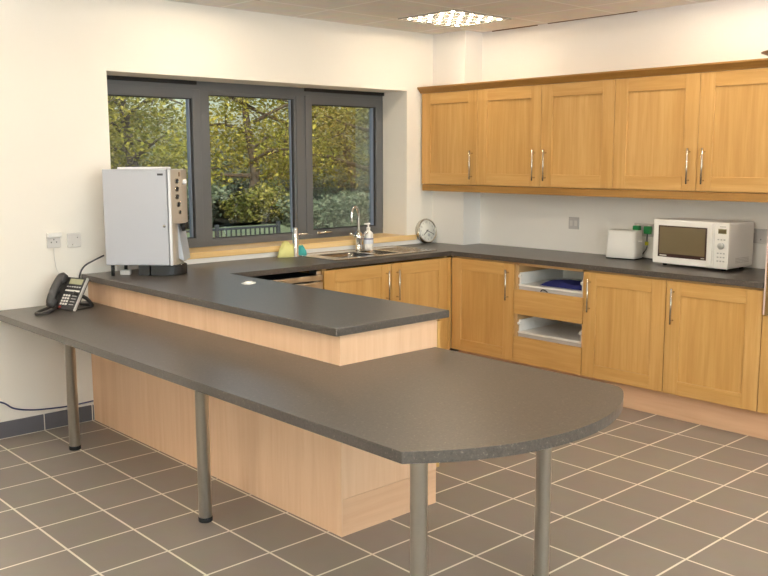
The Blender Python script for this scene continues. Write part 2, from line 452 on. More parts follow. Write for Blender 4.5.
def Fpx(x, y0, z0):      # peninsula doors: face +x
    def f(mb, u0, u1, v0, v1, d0, d1, mi, bev=.0018): mb.box(x+d0, x+d1, y0-u1, y0-u0, z0+v0, z0+v1, bev, mi, seg=1)
    return f
def bar_handle(F0, u, v0, v1, t=.021):
    """vertical bar handle standing off the door on two posts, through point map F0(u, v, d)"""
    b = MB()
    b.cyl(F0(u, v0, t+.032), F0(u, v1, t+.032), .0062, 12)
    for v in (v0+.022, v1-.022): b.cyl(F0(u, v, t), F0(u, v, t+.032), .0045, 10)
    return b
CT, DZ0, DZ1 = .8905, .172, .876          # carcass top, base door bottom and top
WZ0, WZ1 = 1.411, 2.131
G = .0015
# base units on the right wall
def base_unit(y0, y1, hinge, label, name='base_cabinet', pr=None):
    loc = (-.3, (y0+y1)/2, 0)
    T = thing(name, label, 'cabinet', loc)
    b = MB().box(-.578, -.003, y1+G, y0-G, .17, CT); b.build('carcass', M['carc'], T, loc)
    d = MB(); w = y0-y1-2*G-.002; F = Fy(-.579, y0-G-.001, DZ0)
    shaker(d, F, w, DZ1-DZ0); D = d.build('door', [M['oak'], M['oak_h']], T, loc)
    u = .05 if hinge == 'left' else w-.05
    P = lambda u, v, dd: (-.579-dd, y0-G-.001-u, DZ0+v)
    bar_handle(P, u, .44, .66).build('handle', M['satin'], D, loc)
    return T
base_unit(-.6005, -1.207, 'right', 'oak base cabinet with one framed door in the inner corner, left of the open drawers')
base_unit(-1.797, -2.401, 'left', 'oak base cabinet immediately right of the open white drawers, below the toaster')
base_unit(-2.401, -3.005, 'left', 'oak base cabinet below the microwave, at the right end of the worktop')
# drawer unit
loc = (-.3, -1.502, 0)
T = thing('drawer_cabinet', 'oak drawer unit with two wooden fronts and two open slots showing white drawers', 'cabinet', loc)
y0, y1 = -1.207-G, -1.797+G
b = MB().box(-.578, -.003, y0-.018, y0, .17, CT).box(-.578, -.003, y1, y1+.018, .17, CT).box(-.021, -.003, y1, y0, .17, CT)
b.box(-.578, -.003, y1, y0, .17, .188).box(-.578, -.5, y1, y0, .868, CT)
b.build('carcass', M['carc'], T, loc)
for z0, z1 in ((.52, .697), (.172, .358)):
    MB().box(-.60, -.579, y1+.002, y0-.002, z0, z1, .002).build('drawer_front', [M['oak_h']], T, loc)
    D = MB()
    zf = z1+.022
    a0, a1 = y0-.022, y1+.022
    D.box(-.576, -.06, a1, a0, zf, zf+.014, .002)                          # base, whose edge faces the room
    D.box(-.568, -.06, a0-.013, a0, zf+.012, zf+.095, .004).box(-.568, -.06, a1, a1+.013, zf+.012, zf+.095, .004)
    D.box(-.075, -.06, a1, a0, zf+.012, zf+.12, .003)
    for yy in (a0-.007, a1+.007): D.cyl((-.577, yy, zf+.07), (-.56, yy, zf+.07), .012, 12)
    DR = D.build('drawer_tray', M['white'], T, loc)
    MB().box(-.565, -.1, a1-.003, a0+.003, z1-.004, zf-.002, .001).build('drawer_runner', M['greyw'], DR, loc)
# cloth, bag and hook-like cord in the upper drawer
def cloth(name, m, pts_fn, nu, nv, th, label, cat):
    t = bmesh.new(); V = [[t.verts.new(pts_fn(i/nu, j/nv)) for j in range(nv+1)] for i in range(nu+1)]
    for i in range(nu):
        for j in range(nv): t.faces.new([V[i][j], V[i+1][j], V[i+1][j+1], V[i][j+1]])
    bmesh.ops.recalc_face_normals(t, faces=t.faces[:])
    r = bmesh.ops.solidify(t, geom=t.faces[:], thickness=th)
    b = MB(); b.join(t, 0, True); o = b.build(name, m); tag(o, label, cat)
    s = o.modifiers.new('soft', 'SUBSURF'); s.levels = 1; s.render_levels = 2
    return o
rn = random.Random(3)
ph = [rn.uniform(0, 6) for _ in range(6)]
def folded(u, v):
    x = -.535+u*.28; y = -1.375-v*.375+.06*u*(.5-v)
    e = min(u, 1-u, v, 1-v)*5
    z = .736+min(1, e)**.6*(.030+.014*math.sin(9*u+ph[0])*math.sin(7*v+ph[1])+.008*math.sin(15*v+4*u))
    return (x, y, z)
cloth('folded_cloth', M['bluecloth'], folded, 12, 14, .004, 'folded navy blue cloth lying in the upper open white drawer', 'cloth')
b = MB()
b.lathe([(.0, 0), (.05, .002), (.062, .03), (.055, .07), (.03, .09), (.0, .094)], (-.19, -1.69, .7345), 16)
tag(b.build('plastic_bag', M['bag']), 'pale grey bundle at the back right of the upper open drawer', 'bag')
b = MB().tube([(-.586, -1.435, .7012), (-.587, -1.45, .714), (-.587, -1.475, .711), (-.586, -1.492, .701)], .0038, 8)
tag(b.build('cord_loop', M['black']), 'short loop of black cord on the top edge of the upper drawer front', 'cord')
# plinth below the right-hand run
tag(MB().box(-.533, -.515, -3.62, -.62, 0, .168, .001).build('plinth', M['beech_y']), 'pale beech plinth board along the floor under the right-hand base cabinets', 'plinth')
# sink cabinet and dishwasher on the window wall
loc = (-1.23, -.3, 0)
T = thing('sink_cabinet', 'oak double-door base cabinet under the sink', 'cabinet', loc)
MB().box(-1.836, -.63, -.5785, -.003, .17, .70).box(-1.836, -1.80, -.5785, -.003, .7, CT).box(-.66, -.63, -.5785, -.003, .7, CT).build('carcass', M['carc'], T, loc)
for k, (x0, x1) in enumerate(((-1.835, -1.2225), (-1.2195, -.640))):
    d = MB(); F = Fx(-.579, x0+.001, DZ0); w = x1-x0-.002
    shaker(d, F, w, DZ1-DZ0); D = d.build('door', [M['oak'], M['oak_x']], T, loc)
    P = lambda u, v, dd: (x0+.001+u, -.579-dd, DZ0+v)
    bar_handle(P, w-.048 if k == 0 else .048, .44, .66).build('handle', M['satin'], D, loc)
MB().box(-.6385, -.601, -.6, -.575, .172, DZ1, .001).build('corner_post', M['oak'], T, loc)
MB().box(-1.83, -.54, -.53, -.512, 0, .168).build('plinth_board', M['beech_x'], T, loc)
loc = (-2.14, -.3, 0)
T = thing('dishwasher', 'built-in steel-fronted dishwasher under the worktop left of the sink', 'dishwasher', loc)
MB().box(-2.44, -1.842, -.57, -.01, .01, .845, .002).build('tub', M['dark'], T, loc)
MB().box(-2.438, -1.844, -.598, -.571, .815, .851, .003).build('control_panel', M['steel_x'], T, loc)
MB().box(-2.438, -1.844, -.598, -.571, .17, .806, .003).build('door', M['steel_x'], T, loc)
MB().box(-1.885, -1.844, -.58, -.5, .852, .878, .002).build('hinge_bracket', M['steel_x'], T, loc)
# peninsula
PX0, PX1, PY = -3.2085, -2.6265, -2.416
loc = (-2.9, -1.2, 0)
T = thing('peninsula_cabinet', 'long beech-panelled peninsula base between the raised worktop and the lower table', 'cabinet', loc)
MB().box(PX0, PX0+.0075, PY, -.002, 0, CT).build('back_panel', M['beech'], T, loc)
MB().box(PX0+.0078, PX1, PY, PY+.018, .168, CT).build('end_panel', M['beech'], T, loc)
MB().box(PX0+.0078, PX1, PY+.0015, PY+.018, 0, .1655).build('end_plinth', M['beech_x'], T, loc)
MB().box(PX0+.008, -2.628, PY+.0185, -.66, .172, CT-.002).build('carcass', M['carc'], T, loc)
MB().box(-2.70, -2.682, PY+.02, -.66, 0, .168).build('plinth_board', M['beech_y'], T, loc)
yy = PY+.002
for k in range(3):
    a1 = yy+k*.585; a0 = a1+.581
    d = MB(); shaker(d, Fpx(-2.6235, a0, DZ0), a0-a1, DZ1-DZ0)
    D = d.build('door', [M['oak'], M['oak_h']], T, loc)
    P = lambda u, v, dd: (-2.6235+dd, a0-u, DZ0+v)
    bar_handle(P, .05, .44, .66).build('handle', M['satin'], D, loc)
# oven housing past the end of the worktop
loc = (-.31, -3.3, 0)
T = thing('tall_housing', 'brown wooden appliance housing at the right end of the worktop, cut by the photo edge', 'cabinet', loc)
MB().box(-.578, -.003, -3.62, -3.018, .17, .738).build('carcass', M['carc'], T, loc)
d = MB(); shaker(d, Fy(-.579, -3.008, DZ0), .6, .735-DZ0); D = d.build('door', [M['oak'], M['oak_h']], T, loc)
bar_handle(lambda u, v, dd: (-.579-dd, -3.008-u, DZ0+v), .55, .3, .52).build('handle', M['satin'], D, loc)
MB().box(-.618, -.003, -3.62, -3.0185, .742, 1.318, .003).build('housing', M['housing'], T, loc)
MB().box(-.6265, -.6185, -3.026, -3.0185, .744, 1.316, .001).build('edge_strip', mat('pink_edging', (226, 200, 190), .5), T, loc)
# wall units
def wall_unit(y0, y1, n, label, notch=False, hinges=()):
    loc = (-.17, (y0+y1)/2, WZ0)
    T = thing('wall_cabinet', label, 'cabinet', loc, group=None)
    if notch:
        b = MB().grid([-.328, -.203, -.002], [y1+G, -.353, y0-G], lambda x, y: not (x > -.203 and y > -.353), WZ0, WZ1)
    else: b = MB().box(-.328, -.002, y1+G, y0-G, WZ0, WZ1)
    b.build('carcass', M['oak'], T, loc)
    w = (y0-y1)/n
    for k in range(n):
        a = y0-k*w-G
        d = MB(); shaker(d, Fy(-.3285, a, WZ0+.002), w-2*G, WZ1-WZ0-.004)
        D = d.build('door', [M['oak'], M['oak_h']], T, loc)
        ww = w-2*G; u = .048 if hinges[k] == 'left' else ww-.048
        P = lambda u, v, dd: (-.3285-dd, a-u, WZ0+v)
        bar_handle(P, u, .045, .265).build('handle', M['satin'], D, loc)
    return T
wall_unit(-.021, -.6195, 1, 'single-door oak wall cabinet nearest the window, in the corner', True, ['right'])
wall_unit(-.6195, -1.8245, 2, 'double-door oak wall cabinet in the middle, above the single wall socket', False, ['right', 'left'])
wall_unit(-1.8245, -3.03, 2, 'double-door oak wall cabinet above the microwave', False, ['right', 'left'])
# cornice and pelmet
prof = [(-.349, 0), (-.352, .006), (-.362, .016), (-.376, .03), (-.384, .038), (-.384, .048), (-.32, .048), (-.32, 0)]
Xc = Matrix(((1, 0, 0, 0), (0, 0, -1, 0), (0, 1, 0, WZ1+.001), (0, 0, 0, 1)))
tag(MB().prism(prof, .004, 3.03, X=Xc).build('cornice', M['oak_dark']), 'dark oak cornice moulding along the top of the wall cabinets', 'moulding')
tag(MB().box(-.343, -.322, -3.03, -.024, 1.357, WZ0-.001, .002).build('pelmet', M['oak_dark']), 'oak light pelmet board along the underside of the wall cabinets', 'moulding')
b = MB().lathe([(.0, 0), (.05, 0), (.055, .008), (.12, .026), (.165, .045), (.158, .05), (.112, .036), (.045, .012), (.0, .011)], (-.2, -2.905, WZ1+.0485), 32)
tag(b.build('bowl', M['brown']), 'brown shallow bowl on top of the wall cabinets at the right photo edge', 'bowl')

# ------------------------------------------------------------------ worktop, table
WT0, WT1 = .8905, .925
SX0, SX1, SY0, SY1 = -1.655, -.715, -.505, -.09          # sink cut-out
def wf(x, y):
    if x > -.201 and y > -.351: return False
    if SX0 < x < SX1 and SY0 < y < SY1: return False
    return (y > -.612 and x > -3.2525) or x > -.6237 or (x < -2.5770 and y > -2.447)
b = MB().grid([-3.2525, -2.5770, SX0, SX1, -.6237, -.201, -.002], [-3.01, -2.447, -.612, SY0, -.351, SY1, -.0125], lambda x, y: wf(x, y), WT0, WT1)
tag(b.build('worktop', M['granite'], bevmod=.003), 'dark speckled grey worktop running in a U along window, right wall and peninsula', 'worktop')
loc = (-3.5, -1.7, 0)
T = thing('table', 'lower grey table with rounded end on steel legs, fixed against the peninsula', 'table', loc)
xa, xb_ = -3.794, -2.64
R_ = .868; cx_, cy_ = -3.212, -3.622+.868
poly = [(xa, -.003), (xa, -3.405)]
ang0 = math.atan2(-3.405-cy_, xa-cx_)
ang1 = math.atan2(-3.452-cy_, -2.70-cx_)
for k in range(1, 33):
    a = ang0+(ang1-ang0)*k/32
    poly.append((cx_+R_*math.cos(a), cy_+R_*math.sin(a)))
poly += [(-2.672, -3.432), (-2.652, -3.405), (-2.643, -3.37), (xb_, -3.33), (xb_, PY-.001), (PX0-.001, PY-.001), (PX0-.001, -.003)]
MB().prism(poly, .7187, .7565, bev=.0025).build('tabletop', M['granite'], T, loc)
for x, y in ((-3.543, -.475), (-3.543, -1.859), (-3.54, -3.222), (-2.9, -3.248)):
    L = MB().lathe([(.0295, .022), (.0295, .712), (.05, .713), (.05, .7185)], (x, y, 0), 48).build('leg', M['leg_steel'], T, loc)
    MB().lathe([(.03, 0), (.032, .003), (.032, .02), (.028, .0235)], (x, y, 0), 28).build('foot', M['rubber'], L, loc)

# ------------------------------------------------------------------ sink and taps
loc = (-1.2, -.3, .925)
T = thing('sink', 'stainless steel inset sink with one and a half bowls and a drainer', 'sink', loc)
zr = .9262
def bowl_cut(x, y):
    return (-1.56 < x < -1.23 and -.46 < y < -.17) or (-1.19 < x < -1.01 and -.46 < y < -.17)
b = MB().grid([-1.68, -1.56, -1.23, -1.19, -1.01, -.69], [-.53, -.46, -.17, -.045], lambda x, y: not bowl_cut(x, y), zr-.0005, zr+.0035)
b.box(-1.682, -1.672, -.532, -.043, zr, zr+.006, .002).box(-.698, -.688, -.532, -.043, zr, zr+.006, .002)
b.box(-1.68, -.69, -.532, -.524, zr, zr+.006, .002).box(-1.68, -.69, -.051, -.043, zr, zr+.006, .002)
b.build('rim', M['sinksteel'], T, loc)
def basin(x0, x1, y0, y1, dep, name):
    t = bmesh.new(); rings = []
    for z, ins, r in ((zr+.003, 0, .03), (zr-.03, .006, .045), (zr-dep+.03, .014, .05), (zr-dep, .045, .04)):
        ring = []
        X0, X1, Y0, Y1 = x0+ins, x1-ins, y0+ins, y1-ins
        for (cx, cy, s) in ((X1-r, Y1-r, 0), (X0+r, Y1-r, 1), (X0+r, Y0+r, 2), (X1-r, Y0+r, 3)):
            for k in range(6):
                a = (s+k/5)*PI/2; ring.append(t.verts.new((cx+r*math.cos(a), cy+r*math.sin(a), z)))
        rings.append(ring)
    n = len(rings[0])
    for a, c in zip(rings, rings[1:]):
        for k in range(n): t.faces.new([a[k], a[(k+1) % n], c[(k+1) % n], c[k]])
    t.faces.new(rings[-1])
    g = bmesh.ops.solidify(t, geom=t.faces[:], thickness=.0015)
    b = MB(); b.join(t, 0, True)
    cx, cy = (x0+x1)/2, (y0+y1)/2
    o = b.build(name, M['sinksteel'], T, loc)
    MB().lathe([(.03, 0), (.036, .002), (.03, .004), (.012, .003)], (cx, cy, zr-dep+.0008), 20).build('waste', M['chrome'], o, loc)
basin(-1.563, -1.227, -.463, -.167, .16, 'bowl')
basin(-1.193, -1.007, -.463, -.167, .12, 'half_bowl')
b = MB()
for k in range(7): b.box(-.96, -.72, -.44+k*.045, -.432+k*.045, zr+.0025, zr+.0062, .002)
b.build('drainer_ribs', M['sinksteel'], T, loc)
# mixer tap with swan neck
loc = (-1.085, -.085, zr+.0035)
T = thing('mixer_tap', 'chrome swan-neck mixer tap behind the sink bowls', 'tap', loc)
MB().lathe([(.027, 0), (.028, .006), (.022, .012), (.024, .05), (.032, .085), (.033, .115), (.022, .128), (.013, .14)]).build('body', M['chrome'], T)
d = Vector((-.93, -.36, 0))
pts = [(0, 0, .13), (0, 0, .2), (0, 0, .262)]
for a in range(30, 181, 30):
    pts.append(tuple(d*(.055*(1-math.cos(math.radians(a))))+Vector((0, 0, .262+.065*math.sin(math.radians(a))))))
pts.append(tuple(d*.11+Vector((0, 0, .215))))
MB().tube(pts, .0105, 14).build('spout', M['chrome'], T)
for s in (-1, 1):
    MB().cyl((0, 0, .1), (s*.036, -s*.02, .108), .011, 14).cyl((s*.03, -s*.016, .107), (s*.062, -s*.035, .128), .007, 12).build('lever', M['chrome'], T)
loc = (-1.712, -.125, .9255)
T = thing('pillar_tap', 'tall slim chrome pillar tap with side lever, left of the sink', 'tap', loc)
MB().lathe([(.024, 0), (.024, .004), (.021, .008), (.021, .16), (.019, .165), (.0195, .2), (.016, .208), (0, .209)]).build('column', M['chrome'], T)
MB().tube([(.015, 0, .157), (.045, -.005, .16), (.1, -.012, .158)], .0065, 10).build('lever', M['satin'], T)
# cloths beside the tap
def heap(cx, cy, rx, ry, h, seed):
    r = random.Random(seed); p = [r.uniform(0, 6.3) for _ in range(4)]
    def f(u, v):
        a = u*2*PI; rr = v
        x = cx+rx*rr*math.cos(a)*(1+.12*math.sin(3*a+p[0])+.08*math.sin(8*a+p[2])); y = cy+ry*rr*math.sin(a)*(1+.12*math.sin(2*a+p[1]))
        z = .9262+h*(1-rr**3.2)*(1+.26*math.sin(2*a+p[2])*rr+.2*math.sin(5*a+p[3])*rr+.1*math.sin(9*a+p[0])*rr)*(1+.15*math.sin(14*rr+p[1]))
        return (x, y, max(z, .9262))
    return f
def heap_obj(name, m, args, label, cat):
    f = heap(*args); t = bmesh.new(); nu, nv = 22, 6
    top = t.verts.new(f(0, 0)); R = [[t.verts.new(f(i/nu, (j+1)/nv)) for i in range(nu)] for j in range(nv)]
    for i in range(nu):
        t.faces.new([top, R[0][i], R[0][(i+1) % nu]])
        for j in range(nv-1): t.faces.new([R[j][i], R[j+1][i], R[j+1][(i+1) % nu], R[j][(i+1) % nu]])
    t.faces.new([R[-1][i] for i in range(nu)][::-1])
    b = MB(); b.join(t, 0, True); tag(b.build(name, m), label, cat)
heap_obj('dish_cloth', M['yelcloth'], (-1.765, -.085, .075, .045, .098, 5), 'crumpled pale yellow cloth behind the slim pillar tap', 'cloth')
heap_obj('sponge', M['teal'], (-1.605, -.05, .04, .03, .062, 9), 'small teal sponge cloth right of the slim pillar tap', 'sponge')
# soap
loc = (-.985, -.085, zr+.0038)
T = thing('soap_dispenser', 'white pump soap bottle behind the sink next to the swan-neck tap', 'bottle', loc)
MB().lathe([(.03, 0), (.036, .004), (.038, .02), (.038, .105), (.034, .122), (.02, .135), (.013, .14), (.013, .15)]).build('bottle', M['white'], T)
MB().lathe([(.015, .148), (.015, .165), (.006, .167), (.006, .188)], seg=18).box(-.036, .014, -.009, .009, .186, .198, .003).build('pump', M['white'], T)
b = MB().lathe([(.0383, .04), (.0384, .041), (.0384, .069), (.0383, .07)]); b.build('label_print', mat('soap_label', (220, 226, 238), .4), T)
b = MB().lathe([(.0386, .072), (.0387, .073), (.0387, .082), (.0386, .083)]); b.build('label_band', mat('soap_band', (120, 124, 160), .4), T)
# clock leaning on the window wall
tilt = math.radians(11)
loc = (-.305, -.048, .9255)
T = thing('clock', 'round silver-rimmed clock leaning against the wall in the corner', 'clock', loc, rot=(-tilt, 0, math.radians(-4)))
RC = .101
XR = Matrix(((1, 0, 0, 0), (0, 0, -1, 0), (0, 1, 0, RC), (0, 0, 0, 1)))    # local lathe z -> -y
b = MB().lathe([(RC-.012, -.02), (RC-.002, -.016), (RC, 0), (RC, .02), (RC-.004, .026), (RC-.012, .026), (RC-.013, .018), (0, .018)], seg=48, X=XR)
b.build('rim', M['satin'], T)
MB().lathe([(0, .0182), (RC-.013, .0182), (RC-.013, .019), (0, .019)], seg=48, X=XR).build('dial', M['dial'], T)
def hand(ang, L, w, dd):
    a = math.radians(ang); dv = Vector((math.sin(a), 0, math.cos(a))); n = Vector((math.cos(a), 0, -math.sin(a)))
    c = Vector((0, -dd, RC)); t = bmesh.new()
    q = [c-dv*.012+n*w, c-dv*.012-n*w, c+dv*L-n*w*.5, c+dv*L+n*w*.5]
    lo = [t.verts.new(p) for p in q]; hi = [t.verts.new(p+Vector((0, -.001, 0))) for p in q]
    t.faces.new(lo); t.faces.new(hi[::-1])
    for k in range(4): t.faces.new([lo[k], lo[(k+1) % 4], hi[(k+1) % 4], hi[k]])
    b = MB(); b.join(t, 0, False); return b
hand(233, .06, .0042, .0202).build('hour_hand', M['ink'], T)
hand(116, .075, .0032, .0216).build('minute_hand', M['ink'], T)
def text_mesh(txt, size, depth=.0004):
    c = bpy.data.curves.new('t', 'FONT'); c.body = txt; c.size = size; c.align_x = 'CENTER'; c.align_y = 'CENTER'; c.extrude = depth
    o = bpy.data.objects.new('t', c); COL.objects.link(o)
    dg = bpy.context.evaluated_depsgraph_get(); me = bpy.data.meshes.new_from_object(o.evaluated_get(dg))
    bpy.data.objects.remove(o); return me
b = MB()
grey = mat('clock_numerals', (150, 150, 152), .5)
for h in range(1, 13):
    me = text_mesh(str(h), .021); a = math.radians(h*30); t = bmesh.new(); t.from_mesh(me)
    X = Matrix(((1, 0, 0, math.sin(a)*.068), (0, 0, -1, -.0193), (0, 1, 0, RC+math.cos(a)*.068), (0, 0, 0, 1)))
    nb_ = MB(); nb_.join(t, 0, False, X); nb_.build('numeral', grey, T)
MB().lathe([(0, .0191), (.014, .0191), (.014, .0196), (0, .0196)], seg=24, X=XR @ Matrix.Translation((.012, -.035, 0))).build('subdial', mat('subdial_grey', (176, 178, 178), .5), T)

# ------------------------------------------------------------------ coffee machine
loc = (-3.186, -.216, .925)
T = thing('coffee_machine', 'tall silver-grey coffee machine on the worktop in front of the left window pane', 'coffee machine', loc, math.atan2(-.714, .70))
H0, H1, LX, LY = .066, .632, .408, .29
b = MB().box(0, LX-.03, 0, LY, H0, H1, .004).box(LX-.056, LX-.02, .02, LY-.02, H0+.03, H1-.01)
b.build('housing', M['machine'], T)
MB().box(.006, LX-.024, -.004, .0, H0+.006, H1-.014, .002).build('side_panel', M['machine'], T)
MB().box(LX-.018, LX-.004, -.004, .016, H0, H1+.001, .003).box(LX-.018, LX-.004, LY-.016, LY+.004, H0, H1, .003).build('edge_trim', M['machinew'], T)
MB().box(.08, LX-.07, .03, LY-.03, H1, H1+.012, .005).build('lid', M['machinew'], T)
MB().box(LX-.078, LX-.044, -.0055, -.004, H1-.036, H1-.024, .0005).build('badge', M['cable'], T)
MB().cyl((LX-.046, -.004, .30), (LX-.046, -.009, .30), .008, 16).build('lock', M['satin'], T)
# front: fascia, bulging cowl below, splash-back recess
plan = [(LX-.02, .012), (LX-.002, .012), (LX+.036, .088), (LX+.042, .15), (LX+.034, .22), (LX-.002, LY-.012), (LX-.02, LY-.012)]
MB().prism(plan, .31, H1-.002, bev=.003).build('fascia', M['mfront'], T)
MB().prism([(LX-.02, .012), (LX-.002, .012), (LX+.006, .035), (LX+.006, LY-.03), (LX-.02, LY-.012)], .068, .309).build('splash_panel', M['mfront'], T)
f2 = [(LX+.0065, .10), (LX+.036, .085), (LX+.034, .12), (LX+.016, .24), (LX+.0065, .308)]
MB().prism(f2, .09, LY-.05, X=Matrix(((1, 0, 0, 0), (0, 0, 1, 0), (0, 1, 0, 0), (0, 0, 0, 1)))).build('dispenser', mat('pale_steel', (190, 196, 206), .3, .3), T)
MB().cyl((LX+.03, .12, .309), (LX+.035, .12, .262), .018, 18, r2=.012).build('spout', M['black'], T)
fn = Vector((.076, -.038, 0)).normalized(); fd = Vector((.038, .076, 0)).normalized()
for k in range(5):
    zc = .562-k*.046; q = Vector((LX-.002, .012, zc))+fd*(.046+max(0, k-2)*.010)
    r = .0135 if k < 4 else .010
    B = MB().cyl(q-fn*.002, q+fn*.004, r, 20).build('button', M['dark'], T)
    Q = Matrix.Translation(q) @ fn.to_track_quat('Z', 'Y').to_matrix().to_4x4()
    MB().lathe([(r+.0003, 0), (r+.003, .0003), (r+.003, .005), (r+.0003, .0055), (r+.0003, .0)], seg=20, X=Q).build('button_ring', M['satin'], B)
MB().cyl((LX+.03, .13, .555), (LX+.056, .13, .555), .016, 18).build('knob', M['machinew'], T)
q = Vector((LX-.002, .012, .602))+fd*.07
MB().box(-.013, .013, -.005, .005, 0, .002, X=Matrix.Translation(q) @ fn.to_track_quat('Z', 'Y').to_matrix().to_4x4() @ Matrix.Rotation(PI/2, 4, 'Z')).build('nameplate', M['brown'], T)
b = MB().prism([(.262, .03), (.33, .03)]+[(.33+.115*math.sin(PI*k/16), .145-.115*math.cos(PI*k/16)) for k in range(1, 16)]+[(.33, .26), (.262, .26)], .001, .06, bev=.003)
DT = b.build('drip_tray', M['black'], T)
MB().lathe([(.085, 0), (.1, .001), (.1, .004), (.085, .005)], (.335, .145, .0595), 36).build('drip_grid', M['chrome'], DT)
MB().box(.185, .252, .03, .10, .001, H0-.0005, .003).build('foot_block', M['black'], T)
for x, y in ((.03, .03), (.03, LY-.03), (.2, LY-.03)):
    MB().cyl((x, y, 0), (x, y, H0), .011, 14).build('foot', M['black'], T)
cw = [(-3.17, -.16, 1.045), (-3.22, -.125, 1.015), (-3.265, -.10, .985), (-3.292, -.09, .94), (-3.300, -.08, .87), (-3.29, -.05, .7635)]
b = MB().tube([(.7*(x+3.186)-.714*(y+.216), .714*(x+3.186)+.7*(y+.216), z-.925) for x, y, z in cw], .005, 10)
b.build('power_cord', M['cable'], T)
MB().box(.06, .12, .06, .10, .001, .03, .004).build('connector_box', M['offw'], T)

# ------------------------------------------------------------------ telephone
loc = (-3.445, -.225, .757)
T = thing('telephone', 'black desk telephone with handset on the low table by the wall', 'telephone', loc, math.atan2(-.96, .29))
# local: x to the phone's right, -y towards the user (front)... z up
# rz turns local +x to (.29,-.96): the phone's right hand side, so local +y = (.96,.29) is its back
S = math.radians(58)
Xp = Matrix.Rotation(S, 4, 'X')                      # face plane: u right, v up the slope, w out of the face
Xp.translation = Vector((0, -.03, .004))
L = .205
MB().box(-.105, .1, 0, L, -.022, 0, .006, X=Xp).build('body', M['phone'], T)
MB().box(-.043, .092, .006, L-.006, 0, .0035, .0015, X=Xp).build('face_plate', M['phone2'], T)
MB().box(.093, .1025, -.002, L+.002, -.012, .003, .002, X=Xp).build('side_trim', M['silver'], T)
MB().box(-.03, .078, L-.046, L-.012, .0035, .0048, .0005, X=Xp).build('screen', M['lcd'], T)
MB().box(-.035, .084, L-.092, L-.082, .0035, .0048, .0005, X=Xp).build('key_strip', M['key'], T)
for i in range(4):
    for j in range(3):
        MB().box(-.032+j*.021, -.018+j*.021, .027+i*.0178, .0385+i*.0178, .0035, .007, .001, X=Xp).build('key', M['key'], T)
    MB().box(.04, .078, .031+i*.0178, .035+i*.0178, .0035, .005, .0005, X=Xp).build('function_key', M['silver'], T)
MB().box(-.03, -.015, .008, .018, .0035, .007, .001, X=Xp).build('key', M['redkey'], T)
b = MB()
for k in range(6): b.box(-.034+k*.02, -.02+k*.02, L-.066, L-.059, .0035, .0055, .0006, X=Xp)
b.build('soft_keys', M['silver'], T)
hs = [Xp @ Vector(p) for p in ((-.078, .012, .016), (-.078, .03, .034), (-.078, .1, .042), (-.078, .175, .034), (-.078, .196, .016))]
HS = MB().tube(hs, .0255, 16).box(-.106, -.048, -.004, .056, .002, .042, .014, X=Xp).box(-.106, -.048, .152, .21, .002, .044, .014, X=Xp).build('handset', M['phone'], T)
# rear stand
b = MB().tube([(.07, .0, .1), (.085, .075, .06), (.088, .115, .012)], .011, 10).tube([(-.09, .0, .1), (-.09, .075, .06), (-.09, .115, .012)], .011, 10)
b.cyl((-.09, .115, .0115), (.088, .115, .0115), .0105, 12).box(-.09, .09, -.03, .115, .001, .008, .002)
b.build('stand', M['phone'], T)
# coiled handset cord lying on the table in a loop
pts = []
base = [(-.09, -.02, .03), (-.085, -.05, .012), (-.055, -.11, .0105), (-.01, -.19, .0105), (.03, -.232, .0105), (.062, -.212, .0105), (.03, -.14, .0105), (-.02, -.07, .0105), (-.05, -.03, .0125)]
MB().tube(base, .0085, 10).build('handset_cord', M['phone'], T)
# thin line cord up to the wall plate (local coordinates of the telephone)
Xi = (Matrix.Translation(loc) @ Matrix.Rotation(math.atan2(-.96, .29), 4, 'Z')).inverted()
pts = [Xi @ Vector(p) for p in ((-3.412, -.013, 1.095), (-3.412, -.014, 1.03), (-3.40, -.015, .96), (-3.37, -.03, .90), (-3.36, -.12, .86))]
MB().tube(pts, .0018, 8).build('line_cord', M['offw'], T)

# ------------------------------------------------------------------ sockets on the walls
def plate_y(xc, zc, w, h, label, kind, name='wall_socket'):
    T = thing(name, label, 'socket', (xc, 0, zc))
    MB().box(-w/2, w/2, -.011, -.0005, -h/2, h/2, .003).build('plate', M['offw'], T)
    if kind == 'socket':
        MB().box(-w/2-.001, w/2+.001, -.034, -.0112, .018, h/2, .004).build('cover_flap', M['white'], T)
        for x, z in ((-.016, -.012), (.016, -.012), (0, .004)): MB().box(x-.003, x+.003, -.0118, -.0112, z-.004, z+.004).build('pin_hole', M['ink'], T)
    else:
        for x, z in ((.02, .016), (-.012, -.026)): MB().cyl((x, -.0112, z), (x, -.0122, z), .003, 10).build('screw', M['satin'], T)
plate_y(-3.409, 1.141, .082, .09, 'white telephone socket with raised cover on the left wall', 'socket')
plate_y(-3.284, 1.134, .084, .086, 'flat blank white plate on the left wall, beside the coffee machine', 'blank', 'wall_plate')
def plate_x(yc, zc, w, h, label, m, name='wall_socket', rocker=True):
    T = thing(name, label, 'socket', (0, yc, zc))
    MB().box(-.011, -.0005, -w/2, w/2, -h/2, h/2, .003).build('plate', m, T)
    return T
T = plate_x(-1.281, 1.139, .09, .088, 'grey wall switch plate alone under the middle wall cabinet', M['greyw'], 'wall_switch')
for y in (-.02, .02): MB().box(-.0145, -.0112, y-.012, y+.012, -.02, .02, .002).build('rocker', M['offw'], T)
T = plate_x(-1.868, 1.122, .15, .09, 'grey double socket between toaster and microwave', M['greyw'])
for y in (-.045, .045): MB().box(-.0145, -.0112, y-.009, y+.009, .018, .036, .002).build('rocker', M['offw'], T)
T = plate_x(-2.70, 1.130, .15, .09, 'grey wall socket on the right, half hidden by the microwave', M['greyw'])
for y in (-.045, .045): MB().box(-.0145, -.0112, y-.009, y+.009, .018, .036, .002).build('rocker', M['offw'], T)
